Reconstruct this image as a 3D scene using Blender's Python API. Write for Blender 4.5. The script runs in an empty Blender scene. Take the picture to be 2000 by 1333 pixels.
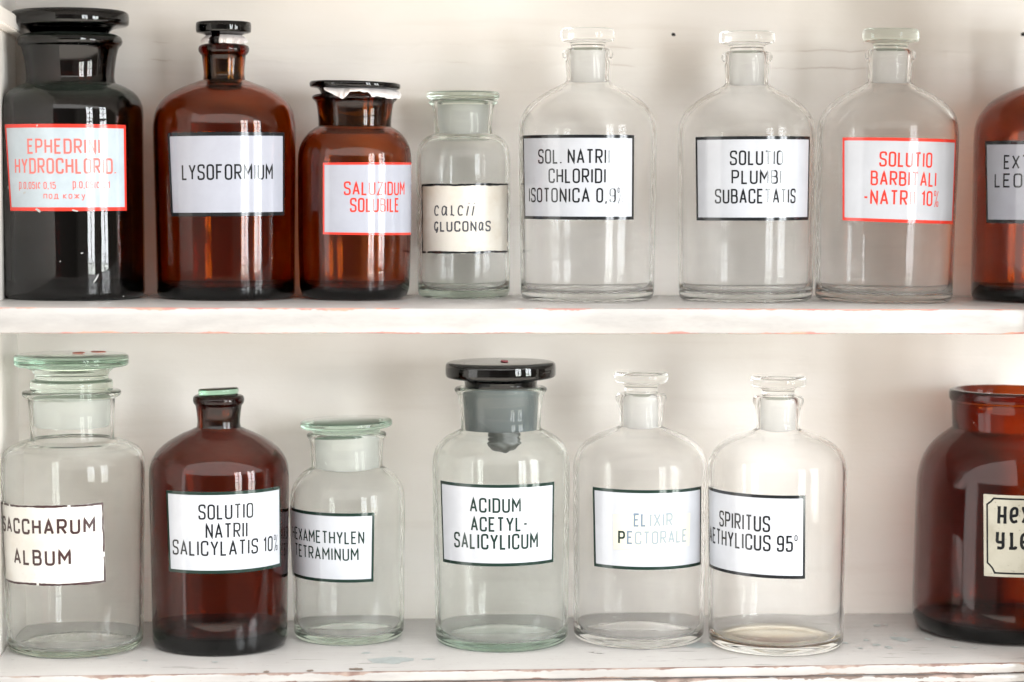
import bpy, bmesh, math, random
import numpy as np
from mathutils import Matrix, Vector

random.seed(7)
S = bpy.context.scene
C = S.collection

# ------------------------------------------------------------------ camera
W0, H0, FPX = 2000.0, 1333.0, 4400.0        # the photograph's frame; focal length in its pixels
L0 = 1.6                                    # camera to shelf front (m)
YAW, PITCH, ROLL = 0.098375, 0.068976, 0.007381
CAMP = np.array([0.0, -L0, 1.5])
def _axes():
    cy, sy, cp, sp = math.cos(YAW), math.sin(YAW), math.cos(PITCH), math.sin(PITCH)
    f = np.array([sy * cp, cy * cp, -sp]); r0 = np.array([cy, -sy, 0.0]); u0 = np.cross(r0, f)
    c, s = math.cos(ROLL), math.sin(ROLL)
    return c * r0 + s * u0, -s * r0 + c * u0, f
RGT, UPV, FWD = _axes()
def ray(px, py):
    return FWD * FPX + RGT * (px - W0 / 2) + UPV * (H0 / 2 - py)
def at_y(px, py, y):
    d = ray(px, py); return CAMP + d * ((y - CAMP[1]) / d[1])
def at_z(px, py, z):
    d = ray(px, py); return CAMP + d * ((z - CAMP[2]) / d[2])

cam = bpy.data.cameras.new('camera'); cam_o = bpy.data.objects.new('camera', cam); C.objects.link(cam_o)
cam.sensor_width = 36.0; cam.lens = 36.0 * FPX / W0; cam.clip_start = 0.05; cam.clip_end = 60
m = Matrix.Identity(4)
for i in range(3):
    m[i][0] = RGT[i]; m[i][1] = UPV[i]; m[i][2] = -FWD[i]; m[i][3] = CAMP[i]
cam_o.matrix_world = m
cam.dof.use_dof = True; cam.dof.focus_distance = 1.68; cam.dof.aperture_fstop = 5.0
S.camera = cam_o

# ------------------------------------------------------------------ render, colour
S.render.engine = 'CYCLES'
cy = S.cycles
cy.max_bounces = 28; cy.transmission_bounces = 26; cy.glossy_bounces = 10; cy.diffuse_bounces = 6
cy.transparent_max_bounces = 16; cy.volume_bounces = 0
cy.caustics_reflective = True; cy.caustics_refractive = True; cy.blur_glossy = 0.6
cy.sample_clamp_indirect = 20.0; cy.use_denoising = True
try: cy.denoiser = 'OPENIMAGEDENOISE'
except Exception: pass
S.view_settings.view_transform = 'Standard'; S.view_settings.look = 'None'
S.view_settings.exposure = 0.70; S.view_settings.gamma = 1.0; S.view_settings.use_curve_mapping = False

# ------------------------------------------------------------------ the dim room around (world)
WS = 2.2
w = bpy.data.worlds.new('World'); S.world = w; w.use_nodes = True
nt = w.node_tree; nt.nodes.clear()
def N(t, kind, **kw):
    n = t.nodes.new(kind)
    for k, v in kw.items(): setattr(n, k, v)
    return n
out = N(nt, 'ShaderNodeOutputWorld'); bg = N(nt, 'ShaderNodeBackground')
tc = N(nt, 'ShaderNodeTexCoord'); sep = N(nt, 'ShaderNodeSeparateXYZ')
nt.links.new(tc.outputs['Generated'], sep.inputs[0])
def ramp(t, fac, stops, interp='LINEAR'):
    r = N(t, 'ShaderNodeValToRGB'); r.color_ramp.interpolation = interp
    e = r.color_ramp.elements
    while len(e) > 1: e.remove(e[-1])
    e[0].position = stops[0][0]; e[0].color = (*stops[0][1], 1)
    for p, c in stops[1:]:
        q = e.new(p); q.color = (*c, 1)
    t.links.new(fac, r.inputs[0]); return r.outputs[0]
def maprange(t, v, a, b, c=0.0, d=1.0):
    n = N(t, 'ShaderNodeMapRange'); n.interpolation_type = 'SMOOTHSTEP'
    t.links.new(v, n.inputs[0]); n.inputs[1].default_value = a; n.inputs[2].default_value = b
    n.inputs[3].default_value = c; n.inputs[4].default_value = d
    return n.outputs[0]
def mixc(t, fac, a, b, blend='MIX'):
    n = N(t, 'ShaderNodeMix', data_type='RGBA', blend_type=blend)
    for sock, v in ((0, fac), (6, a), (7, b)):
        if hasattr(v, 'is_linked'): t.links.new(v, n.inputs[sock])
        elif isinstance(v, (int, float)): n.inputs[sock].default_value = v
        else: n.inputs[sock].default_value = (*v, 1)
    return n.outputs[2]
x01 = N(nt, 'ShaderNodeMath', operation='MULTIPLY_ADD'); x01.inputs[1].default_value = .5; x01.inputs[2].default_value = .5
nt.links.new(sep.outputs[0], x01.inputs[0])
walls = ramp(nt, x01.outputs[0], [(0.0, (.95, .94, .91)), (.085, (.95, .94, .91)), (.10, (.20, .19, .17)), (.26, (.17, .16, .15)), (.275, (.08, .07, .065)),
                                  (.58, (.05, .045, .04)), (.64, (.12, .11, .10)), (.92, (.12, .11, .10)), (.95, (.07, .06, .05)), (1.0, (.07, .06, .05))])
ceil_f = maprange(nt, sep.outputs[2], .17, .22)
c1 = mixc(nt, ceil_f, walls, (.92, .90, .87))
floor_f = maprange(nt, sep.outputs[2], -.24, -.30)
c2 = mixc(nt, floor_f, c1, (.76, .69, .61))
nt.links.new(c2, bg.inputs[0]); bg.inputs[1].default_value = WS
nt.links.new(bg.outputs[0], out.inputs[0])

# ------------------------------------------------------------------ the two tall windows of the room (lamps, pane by pane)
WIN_L = 14.0                                # radiance of the panes
def window(az_deg, dist, width, z0, z1, cols, rows):
    a = math.radians(az_deg)
    n = Vector((math.sin(a), -math.cos(a), 0)); t = Vector((math.cos(a), math.sin(a), 0))
    c = n * dist + Vector((0.18, 0.1, 0))
    pw, ph = width / cols, (z1 - z0) / rows
    for i in range(cols):
        for j in range(rows):
            if j == rows - 1: sx, sz = .76, .62
            else: sx, sz = .80, .90
            ld = bpy.data.lights.new('window_light', 'AREA'); ld.shape = 'RECTANGLE'
            ld.size = pw * sx; ld.size_y = ph * sz
            ld.energy = WIN_L * math.pi * ld.size * ld.size_y * (1.0 if j else .8)
            ld.color = (.93, .97, 1.0) if j else (.95, 1.0, .95)
            o = bpy.data.objects.new('window_light', ld); C.objects.link(o)
            p = c + t * ((i + .5) * pw - width / 2) + Vector((0, 0, z0 + (j + .5) * ph - (0 if j < rows - 1 else ph * .12)))
            o.location = p
            o.rotation_euler = n.to_track_quat('Z', 'Y').to_euler()    # a lamp shines along its -Z
window(31, 4.4, 1.00, 0.55, 2.85, 2, 5)
window(54, 4.4, 1.05, 0.55, 2.85, 2, 5)

# ------------------------------------------------------------------ materials
def mat(name):
    mt = bpy.data.materials.new(name); mt.use_nodes = True
    t = mt.node_tree; t.nodes.clear()
    o = N(t, 'ShaderNodeOutputMaterial'); p = N(t, 'ShaderNodeBsdfPrincipled')
    t.links.new(p.outputs[0], o.inputs[0])
    return mt, t, p, o
def noise(t, coord, scale, detail=3, rough=.5, stretch=None):
    if stretch:
        mp = N(t, 'ShaderNodeMapping'); mp.inputs['Scale'].default_value = stretch
        t.links.new(coord, mp.inputs[0]); coord = mp.outputs[0]
    n = N(t, 'ShaderNodeTexNoise'); n.inputs['Scale'].default_value = scale
    n.inputs['Detail'].default_value = detail; n.inputs['Roughness'].default_value = rough
    t.links.new(coord, n.inputs['Vector']); return n.outputs[0]
def bump(t, p, h, strength, dist):
    b = N(t, 'ShaderNodeBump'); b.inputs['Strength'].default_value = strength; b.inputs['Distance'].default_value = dist
    t.links.new(h, b.inputs['Height']); t.links.new(b.outputs[0], p.inputs['Normal'])
def math2(t, op, a, b=0.0, c=None):
    n = N(t, 'ShaderNodeMath', operation=op)
    for i, v in enumerate((a, b) if c is None else (a, b, c)):
        if hasattr(v, 'is_linked'): t.links.new(v, n.inputs[i])
        else: n.inputs[i].default_value = v
    return n.outputs[0]

def glass(name, color=(.8, .9, .82), density=15.0, rough=0.0, tint=(1, 1, 1), dust=0.0, wave=.12, ior=1.5, dusttop=(.42, .42, .38), film=0.0, smear=0.0):
    mt, t, p, o = mat(name)
    tcn = N(t, 'ShaderNodeTexCoord')
    p.inputs['Base Color'].default_value = (*tint, 1)
    p.inputs['Roughness'].default_value = rough; p.inputs['IOR'].default_value = ior
    p.inputs['Transmission Weight'].default_value = 1.0
    h = noise(t, tcn.outputs['Object'], 34, 2, .5, (1, 1, .28))
    bump(t, p, h, wave, .0025)
    if smear:
        t.links.new(maprange(t, noise(t, tcn.outputs['Object'], 14, 6, .7), .50, .68, rough, rough + smear), p.inputs['Roughness'])
    v = N(t, 'ShaderNodeVolumeAbsorption')
    v.inputs[0].default_value = (*color, 1); v.inputs[1].default_value = density
    t.links.new(v.outputs[0], o.inputs['Volume'])
    if dust > 0:                             # settled dust, thickest on faces that look up
        g = N(t, 'ShaderNodeNewGeometry'); sx = N(t, 'ShaderNodeSeparateXYZ')
        t.links.new(g.outputs['Normal'], sx.inputs[0])
        f = maprange(t, sx.outputs[2], .25, .9, 0, dust)
        n2 = maprange(t, noise(t, tcn.outputs['Object'], 45, 5, .65), .3, .75, .55, 1.0)
        sp = maprange(t, noise(t, tcn.outputs['Object'], 900, 1, .5), .70, .78, 0, .35 * dust)
        bf = math2(t, 'MAXIMUM', math2(t, 'MULTIPLY', f, n2), sp)
        if film: bf = math2(t, 'MAXIMUM', bf, maprange(t, noise(t, tcn.outputs['Object'], 18, 5, .65), .35, .70, film * .4, film * 1.6))
        d = N(t, 'ShaderNodeBsdfDiffuse'); d.inputs[0].default_value = (*dusttop, 1)
        mx = N(t, 'ShaderNodeMixShader')
        t.links.new(bf, mx.inputs[0]); t.links.new(p.outputs[0], mx.inputs[1]); t.links.new(d.outputs[0], mx.inputs[2])
        t.links.new(mx.outputs[0], o.inputs[0])
    return mt

def ground(name, color, density, haze, hazecol, ior=1.3, rough=.25):
    """ground-glass joint: rough glass with a milky bloom"""
    mt = glass(name, color, density, rough=rough, wave=.05, ior=ior); t = mt.node_tree
    p = [n for n in t.nodes if n.type == 'BSDF_PRINCIPLED'][0]; o = [n for n in t.nodes if n.type == 'OUTPUT_MATERIAL'][0]
    tl = N(t, 'ShaderNodeBsdfTranslucent'); tl.inputs[0].default_value = (*hazecol, 1)
    df = N(t, 'ShaderNodeBsdfDiffuse'); df.inputs[0].default_value = (*hazecol, 1)
    m1 = N(t, 'ShaderNodeMixShader'); m1.inputs[0].default_value = .6
    t.links.new(tl.outputs[0], m1.inputs[1]); t.links.new(df.outputs[0], m1.inputs[2])
    m2 = N(t, 'ShaderNodeMixShader'); m2.inputs[0].default_value = haze
    t.links.new(p.outputs[0], m2.inputs[1]); t.links.new(m1.outputs[0], m2.inputs[2]); t.links.new(m2.outputs[0], o.inputs[0])
    return mt
M = {}
M['clear'] = glass('clear_glass', (.88, .92, .88), 4, dust=.03, ior=1.22, film=.03, dusttop=(.75, .74, .70))
M['clear_frost'] = ground('ground_clear_glass', (.9, .94, .9), 5, .42, (.93, .93, .92))
M['clear_solid'] = glass('clear_solid_glass', (.88, .92, .88), 5, ior=1.3, wave=.03)
M['pale_solid'] = glass('pale_solid_glass', (.74, .88, .76), 12, ior=1.3, wave=.03)
M['pale'] = glass('pale_green_glass', (.74, .88, .76), 14, dust=.04, ior=1.25, film=.03, dusttop=(.70, .71, .66))
M['pale_frost'] = ground('ground_pale_glass', (.84, .92, .86), 6, .42, (.88, .91, .88))
M['grey'] = glass('grey_green_glass', (.66, .80, .72), 24, dust=.05, ior=1.28, film=.03, dusttop=(.62, .65, .60))
M['grey_frost'] = ground('ground_grey_glass', (.7, .82, .76), 14, .42, (.62, .68, .66))
M['ground_black'] = ground('ground_black_glass', (.3, .25, .2), 5000, .72, (.18, .222, .228), ior=1.5)
M['green'] = glass('green_plate_glass', (.62, .79, .69), 20, dust=.08, ior=1.33, wave=.02)
M['green_deep'] = glass('thick_green_glass', (.45, .82, .62), 45, dust=.1, ior=1.4)
M['amber'] = glass('amber_glass', (.90, .715, .06), 1330, smear=.14, dust=.06, ior=1.42, dusttop=(.26, .24, .19))
M['amber_frost'] = glass('ground_amber_glass', (.88, .70, .1), 1150, rough=.2, ior=1.37)
M['red_amber'] = glass('red_amber_glass', (.868, .655, .05), 1600, smear=.14, dust=.05, ior=1.40, dusttop=(.26, .24, .19))
M['deep_amber'] = glass('deep_amber_glass', (.865, .66, .05), 1850, smear=.14, dust=.10, ior=1.42, dusttop=(.24, .21, .17))
M['dark'] = glass('black_amber_glass', (.62, .3, .1), 1900, smear=.12, dust=.10, dusttop=(.20, .27, .22))
M['syrup'] = glass('dried_syrup', (.97, .86, .55), 260, rough=.2, ior=1.25)
M['black'] = glass('black_glass', (.3, .25, .2), 5000, dust=.10, dusttop=(.36, .38, .36))

def enamel(name, col, rough=.11, mott=.04):
    mt, t, p, o = mat(name)
    tcn = N(t, 'ShaderNodeTexCoord')
    n = noise(t, tcn.outputs['Object'], 60, 4, .6)
    f = maprange(t, n, .3, .7)
    lo = tuple(c * (1 - mott) for c in col); hi = tuple(min(1, c * (1 + mott * .5)) for c in col)
    t.links.new(mixc(t, f, lo, hi), p.inputs['Base Color'])
    p.inputs['Roughness'].default_value = rough; p.inputs['IOR'].default_value = 1.5
    h = noise(t, tcn.outputs['Object'], 140, 2, .5, (1, 1, .3)); bump(t, p, h, .06, .0006)
    return mt
M['white_label'] = enamel('white_enamel', (.445, .465, .505))
M['blue_label'] = enamel('bluish_enamel', (.42, .49, .54), mott=.07)
M['lilac_label'] = enamel('lilac_enamel', (.38, .395, .455))
M['ink'] = enamel('black_ink', (.012, .014, .016))
M['green_ink'] = enamel('green_black_ink', (.012, .028, .022))
M['brown_ink'] = enamel('brown_black_ink', (.035, .012, .014), .3, .3)
M['red_ink'] = enamel('red_ink', (.66, .045, .03))
M['pink_ink'] = enamel('faded_red_ink', (.66, .16, .14))
M['faded_ink'] = enamel('faded_ink', (.24, .29, .32), .6)
M['half_faded_ink'] = enamel('half_faded_ink', (.14, .19, .25), .6)
M['pen_ink'] = enamel('pen_ink', (.03, .032, .045), .5)
M['tape'] = enamel('old_tape', (.55, .53, .445), .6)

for k_ in ('faded_ink', 'half_faded_ink', 'tape'):       # worn matt, no gloss left
    for n_ in M[k_].node_tree.nodes:
        if n_.type == 'BSDF_PRINCIPLED': n_.inputs['Specular IOR Level'].default_value = .12

def paper(name, col, stain, sc=25, fine=.5):
    mt, t, p, o = mat(name); tcn = N(t, 'ShaderNodeTexCoord')
    n = maprange(t, noise(t, tcn.outputs['Object'], sc, 5, .65), .40, .72)
    c = mixc(t, n, col, stain)
    n2 = maprange(t, noise(t, tcn.outputs['Object'], 420, 2, .5), .64, .74, 0, fine)
    c = mixc(t, n2, c, tuple(v * .55 for v in stain))
    t.links.new(c, p.inputs['Base Color']); p.inputs['Roughness'].default_value = .42
    bump(t, p, noise(t, tcn.outputs['Object'], 90, 3), .12, .0006)
    return mt
M['cream_paper'] = paper('cream_paper', (.64, .61, .55), (.54, .48, .39), 22, .1)
M['white_paper'] = paper('white_paper', (.57, .57, .555), (.51, .49, .455), 22, .25)
M['aged_paper'] = paper('aged_paper', (.47, .46, .39), (.36, .34, .275), 30, .7)
M['tissue'] = paper('tissue', (.74, .71, .70), (.66, .60, .60), 120, 0.0)

def wall_paint():
    mt, t, p, o = mat('cream_wall_paint'); tcn = N(t, 'ShaderNodeTexCoord'); co = tcn.outputs['Object']
    n = maprange(t, noise(t, co, 6, 4, .6, (1, 1, 2.2)), .3, .7)
    c = mixc(t, n, (.90, .855, .79), (.93, .89, .84))
    streak = noise(t, co, 90, 4, .6, (.06, 1, 1))
    c = mixc(t, maprange(t, streak, .52, .75, 0, .25), c, (.78, .72, .65))
    sx = N(t, 'ShaderNodeSeparateXYZ'); t.links.new(co, sx.inputs[0])
    wob = noise(t, co, 16, 4, .65, (1, 1, .2))
    cr = None; ridge = None
    for z0, th in ((1.6105, .56), (1.5965, .55)):     # cracks along the board joints, broken up
        dz = math2(t, 'ABSOLUTE', math2(t, 'SUBTRACT', math2(t, 'ADD', sx.outputs[2], math2(t, 'MULTIPLY', math2(t, 'SUBTRACT', wob, .5), .009)), z0))
        gate = maprange(t, noise(t, co, 13, 2, .5, (1, 1, .1)), th, th + .08)
        ln = math2(t, 'MULTIPLY', maprange(t, dz, .0001, .0006, 1, 0), gate)
        cr = ln if cr is None else math2(t, 'MAXIMUM', cr, ln)
        rd = maprange(t, dz, 0, .0025, 1, 0)
        ridge = rd if ridge is None else math2(t, 'MAXIMUM', ridge, rd)
    c = mixc(t, math2(t, 'MULTIPLY', cr, .35), c, (.40, .27, .20))
    t.links.new(c, p.inputs['Base Color']); p.inputs['Roughness'].default_value = .38
    lump = noise(t, co, 38, 5, .6, (.7, 1, 1))
    h = math2(t, 'ADD', math2(t, 'MULTIPLY', streak, .5), math2(t, 'ADD', math2(t, 'MULTIPLY', lump, .9), math2(t, 'SUBTRACT', math2(t, 'MULTIPLY', ridge, .35), cr)))
    bump(t, p, h, .42, .0014)
    return mt
M['wall'] = wall_paint()

def shelf_paint(name, ztop, zbot, seed, chip_col, amount, grooves=(), line=.0, scuff=0.0):
    mt, t, p, o = mat(name); tcn = N(t, 'ShaderNodeTexCoord'); co = tcn.outputs['Object']
    sx = N(t, 'ShaderNodeSeparateXYZ'); t.links.new(co, sx.inputs[0])
    mp = N(t, 'ShaderNodeMapping'); mp.inputs['Location'].default_value = (seed, 0, 0); t.links.new(co, mp.inputs[0]); cs = mp.outputs[0]
    n = maprange(t, noise(t, cs, 9, 5, .6, (.6, 1, 1)), .3, .7)
    c = mixc(t, n, (.41, .40, .39), (.45, .44, .43))
    grain = noise(t, cs, 120, 4, .6, (.05, 1, 1))
    c = mixc(t, maprange(t, grain, .55, .8, 0, .22), c, (.38, .35, .31))
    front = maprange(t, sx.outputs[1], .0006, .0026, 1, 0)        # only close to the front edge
    front_shade = maprange(t, noise(t, cs, 14, 6, .7, (.4, 1, 1.5)), .35, .65, .70, .90)      # mottled shade put into the colour, dims the bright front face
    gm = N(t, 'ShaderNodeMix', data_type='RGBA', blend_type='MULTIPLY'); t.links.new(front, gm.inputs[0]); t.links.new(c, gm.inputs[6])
    gcol = N(t, 'ShaderNodeCombineColor'); [t.links.new(front_shade, gcol.inputs[i_]) for i_ in range(3)]
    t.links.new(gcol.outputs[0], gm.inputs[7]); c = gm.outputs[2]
    chips = None
    for z0, wd in [(ztop, .0042 * amount), (zbot, .0034 * amount)] + [(g, .0030 * amount) for g in grooves]:
        d = math2(t, 'ABSOLUTE', math2(t, 'SUBTRACT', sx.outputs[2], z0))
        nn = math2(t, 'ADD', math2(t, 'MULTIPLY', noise(t, cs, 26, 5, .7, (.55, 1, 1)), 1.0), math2(t, 'MULTIPLY', z0, 0))
        lim = math2(t, 'MULTIPLY', math2(t, 'ADD', maprange(t, nn, .44, .72), maprange(t, noise(t, cs, 5, 2, .5, (.4, 1, 1)), .40, .55, 0, line)), wd)
        k = math2(t, 'LESS_THAN', d, lim)
        chips = k if chips is None else math2(t, 'MAXIMUM', chips, k)
    chips = math2(t, 'MULTIPLY', chips, front)
    cv = mixc(t, maprange(t, noise(t, cs, 60, 3), .4, .6), chip_col[0], chip_col[1])
    if scuff:
        sm = math2(t, 'MULTIPLY', maprange(t, noise(t, cs, 75, 3, .6, (.3, 1.3, 1)), .63, .68), maprange(t, noise(t, cs, 11, 3, .6), .50, .60))
        c = mixc(t, math2(t, 'MULTIPLY', sm, scuff), c, (.26, .26, .245))
        s2 = maprange(t, noise(t, cs, 420, 2, .5, (.5, 1, 1)), .69, .74)
        c = mixc(t, math2(t, 'MULTIPLY', s2, scuff * .7), c, (.24, .22, .20))
    c = mixc(t, chips, c, cv)
    t.links.new(c, p.inputs['Base Color'])
    t.links.new(maprange(t, chips, 0, 1, .22, .7), p.inputs['Roughness'])
    h = math2(t, 'ADD', math2(t, 'MULTIPLY', grain, .5), math2(t, 'SUBTRACT', math2(t, 'MULTIPLY', noise(t, cs, 50, 4, .6, (.4, 1, 1)), .8), math2(t, 'MULTIPLY', chips, .6)))
    bump(t, p, h, .35, .001)
    return mt
def plain(name, col, rough=.6):
    mt, t, p, o = mat(name); tcn = N(t, 'ShaderNodeTexCoord')
    n = maprange(t, noise(t, tcn.outputs['Object'], 200, 3), .3, .7)
    t.links.new(mixc(t, n, tuple(v * .85 for v in col), col), p.inputs['Base Color']); p.inputs['Roughness'].default_value = rough
    return mt
M['chip'] = plain('grey_undercoat', (.38, .42, .42), .55)
M['chip_dark'] = plain('bare_wood', (.20, .16, .13), .8)
M['board_tone'] = plain('shade_board_tone', (.46, .44, .42), .6)  # dull tone of the added overhead board, set to dim the upper wall
M['hole'] = plain('nail_hole', (.012, .012, .012), .9)
M['red_dot'] = plain('orange_red_paint', (.75, .13, .06), .4)
M['crimson'] = plain('crimson_paint', (.55, .02, .06), .4)
M['resin'] = plain('dark_residue', (.05, .055, .05), .35)
M['fleck'] = plain('grey_flake', (.42, .42, .41), .6)
M['powder'] = plain('powder', (.62, .60, .55), .9)

# ------------------------------------------------------------------ mesh helpers
def link(name, bm, mats, parent=None, smooth=True, angle=38):
    me = bpy.data.meshes.new(name); bm.to_mesh(me); bm.free()
    for k in (mats if isinstance(mats, (list, tuple)) else [mats]): me.materials.append(k)
    if smooth:
        me.polygons.foreach_set('use_smooth', [True] * len(me.polygons))
        me.set_sharp_from_angle(angle=math.radians(angle))
    o = bpy.data.objects.new(name, me); C.objects.link(o)
    if parent is not None:
        o.parent = parent
    return o
def thing(name, label, cat, loc, group=None):
    o = bpy.data.objects.new(name, None); C.objects.link(o); o.location = loc
    o.empty_display_size = .02
    o['label'] = label; o['category'] = cat
    if group: o['group'] = group
    return o
def box(bm, x0, x1, y0, y1, z0, z1):
    r = bmesh.ops.create_cube(bm, size=1)
    for v in r['verts']:
        v.co = Vector(((x0 + x1) / 2 + v.co.x * (x1 - x0), (y0 + y1) / 2 + v.co.y * (y1 - y0), (z0 + z1) / 2 + v.co.z * (z1 - z0)))
def chaikin(pts, n=2):
    # pts: (r, z[, 's']) - points marked 's' keep their corner
    for _ in range(n):
        o = [pts[0]]
        for i in range(len(pts) - 1):
            a, b = pts[i], pts[i + 1]
            if i > 0:
                if len(a) > 2: o.append(a)
                else: o.append((a[0] * .75 + b[0] * .25, a[1] * .75 + b[1] * .25))
            if i < len(pts) - 2:
                if len(b) > 2: pass
                else: o.append((a[0] * .25 + b[0] * .75, a[1] * .25 + b[1] * .75))
        o.append(pts[-1]); pts = o
    return pts
def lathe(bm, prof, seg=96, matidx=None):
    # closed profile from axis to axis; prof = [(r,z)...] with r=0 at both ends
    rings = []
    for r, z in prof:
        if r < 1e-7: rings.append([bm.verts.new((0, 0, z))])
        else: rings.append([bm.verts.new((r * math.cos(2 * math.pi * k / seg), r * math.sin(2 * math.pi * k / seg), z)) for k in range(seg)])
    for i in range(len(rings) - 1):
        a, b = rings[i], rings[i + 1]
        for k in range(seg):
            k2 = (k + 1) % seg
            if len(a) == 1 and len(b) == 1: continue
            if len(a) == 1: f = bm.faces.new((a[0], b[k2], b[k]))
            elif len(b) == 1: f = bm.faces.new((a[k], a[k2], b[0]))
            else: f = bm.faces.new((a[k], a[k2], b[k2], b[k]))
            if matidx: f.material_index = matidx[i]
    bmesh.ops.recalc_face_normals(bm, faces=bm.faces)

# ------------------------------------------------------------------ setting: walls
ZU, TU = CAMP[2] - .05475 * L0, .0114 * L0          # upper shelf top, thickness
ZL = CAMP[2] - .2183 * L0                           # lower shelf top
D = .123 * L0
XL = at_y(33, 420, D)[0]                            # left back corner
XR = .95
def setting(name, bm, m, **kw):
    o = link(name, bm, m, **kw); o['kind'] = 'structure'; return o
bm = bmesh.new(); box(bm, XL - .03, XR, D, D + .02, ZL - .12, CAMP[2] + .42)
back = setting('back_wall', bm, M['wall'], smooth=False)
bm = bmesh.new(); box(bm, XL - .025, XL, -.012, D - .0005, ZL - .12, CAMP[2] + .42)
side = setting('side_wall', bm, M['wall'], smooth=False)
bm = bmesh.new(); box(bm, XL + .0005, XL + .011, -.005, D - .001, at_y(24, 75, D)[2], at_y(24, 44, D)[2])
bmesh.ops.bevel(bm, geom=bm.edges[:], offset=.0012, segments=2, affect='EDGES')
o = link('batten', bm, M['wall'], side); o.matrix_parent_inverse = Matrix.Identity(4)
# right stile of the cabinet front, beside the frame
xs = at_y(2030, 600, 0)[0]
bm = bmesh.new(); box(bm, xs, xs + .075, -.03, .004, ZL - .12, CAMP[2] + .42)
bmesh.ops.bevel(bm, geom=bm.edges[:], offset=.002, segments=2, affect='EDGES')
setting('front_post', bm, M['wall'])
bm = bmesh.new(); box(bm, XL - .03, XR, -.13, D + .02, CAMP[2] + .156, CAMP[2] + .174)  # unseen board added overhead, pushed forward to shade the upper back wall
bmesh.ops.bevel(bm, geom=bm.edges[:], offset=.002, segments=2, affect='EDGES')
setting('shade_board', bm, M['board_tone'])
for px, py, sz in ((1315, 68, .0016), (1998, 68, .0017)):
    p = at_y(px, py, D)
    bm = bmesh.new(); vs = []
    for k in range(14):
        a = k * 2 * math.pi / 14; rr = sz * random.uniform(.7, 1.25)
        vs.append(bm.verts.new((p[0] + rr * math.cos(a) * 1.15, D - .00025, p[2] + rr * math.sin(a))))
    bm.faces.new(vs)
    link('nail_hole', bm, M['hole'], back, smooth=False)

# ------------------------------------------------------------------ shelves
def board(bm, x0, x1, y0, y1, z0, z1, rnd=.0016):
    # long board with a softened, slightly uneven front edge
    n = 160; prof = [(y1, z0), (y0 + rnd, z0), (y0 + rnd * .3, z0 + rnd * .3), (y0, z0 + rnd), (y0, z1 - rnd), (y0 + rnd * .3, z1 - rnd * .3), (y0 + rnd, z1), (y1, z1)]
    rows = []
    for i in range(n + 1):
        x = x0 + (x1 - x0) * i / n
        j = [.0004 * math.sin(x * 31 + 1.3) + .0003 * math.sin(x * 83), .00035 * math.sin(x * 47) + .0002 * math.sin(x * 131)]
        row = []
        for k, (y, z) in enumerate(prof):
            dy = j[0] if 1 <= k <= 6 else 0; dz = j[1] * .5 if 1 <= k <= 3 else 0
            row.append(bm.verts.new((x, y + dy, z + dz)))
        rows.append(row)
    m_ = len(prof)
    for i in range(n):
        for k in range(m_):
            bm.faces.new((rows[i][k], rows[i][(k + 1) % m_], rows[i + 1][(k + 1) % m_], rows[i + 1][k]))
    bm.faces.new(rows[0]); bm.faces.new(rows[-1][::-1])
    bmesh.ops.recalc_face_normals(bm, faces=bm.faces)
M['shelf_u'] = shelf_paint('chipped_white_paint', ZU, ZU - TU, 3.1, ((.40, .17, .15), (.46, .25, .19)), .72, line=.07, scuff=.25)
LT = .0075                                           # visible lip of the lower board
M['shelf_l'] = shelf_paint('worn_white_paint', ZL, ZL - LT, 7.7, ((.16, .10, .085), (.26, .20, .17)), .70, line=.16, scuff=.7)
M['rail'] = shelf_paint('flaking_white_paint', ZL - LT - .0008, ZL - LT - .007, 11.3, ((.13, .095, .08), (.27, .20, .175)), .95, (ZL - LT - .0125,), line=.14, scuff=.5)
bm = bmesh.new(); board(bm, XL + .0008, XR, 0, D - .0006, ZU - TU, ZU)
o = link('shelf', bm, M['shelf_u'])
o['label'] = 'upper white painted shelf board with reddish chips along its edge'; o['category'] = 'shelf'
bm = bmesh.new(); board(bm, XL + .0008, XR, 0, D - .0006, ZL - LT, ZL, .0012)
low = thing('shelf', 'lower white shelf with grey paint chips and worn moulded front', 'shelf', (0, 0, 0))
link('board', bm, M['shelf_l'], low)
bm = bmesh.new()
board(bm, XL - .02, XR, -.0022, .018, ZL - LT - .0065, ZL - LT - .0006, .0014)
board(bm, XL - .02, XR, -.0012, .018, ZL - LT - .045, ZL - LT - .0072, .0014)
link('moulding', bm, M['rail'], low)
NCH = [0]
def chip(px, py, wpx, hpx, m_='chip', n=18, jag=.35):
    c = at_z(px, py, ZL); a = at_z(px - wpx / 2, py, ZL); b = at_z(px + wpx / 2, py, ZL)
    f = at_z(px, py + hpx / 2, ZL); k = at_z(px, py - hpx / 2, ZL)
    bm = bmesh.new(); vs = []; NCH[0] += 1; zc = ZL + .00010 + .000012 * NCH[0]
    for i in range(n):
        t = i * 2 * math.pi / n; rr = random.uniform(1 - jag, 1 + jag * .6)
        vs.append(bm.verts.new((c[0] + math.cos(t) * rr * (b[0] - a[0]) / 2, c[1] + math.sin(t) * rr * (k[1] - f[1]) / 2, zc)))
    bm.faces.new(vs)
    link('paint_chip', bm, M[m_], low, smooth=False)
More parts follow.
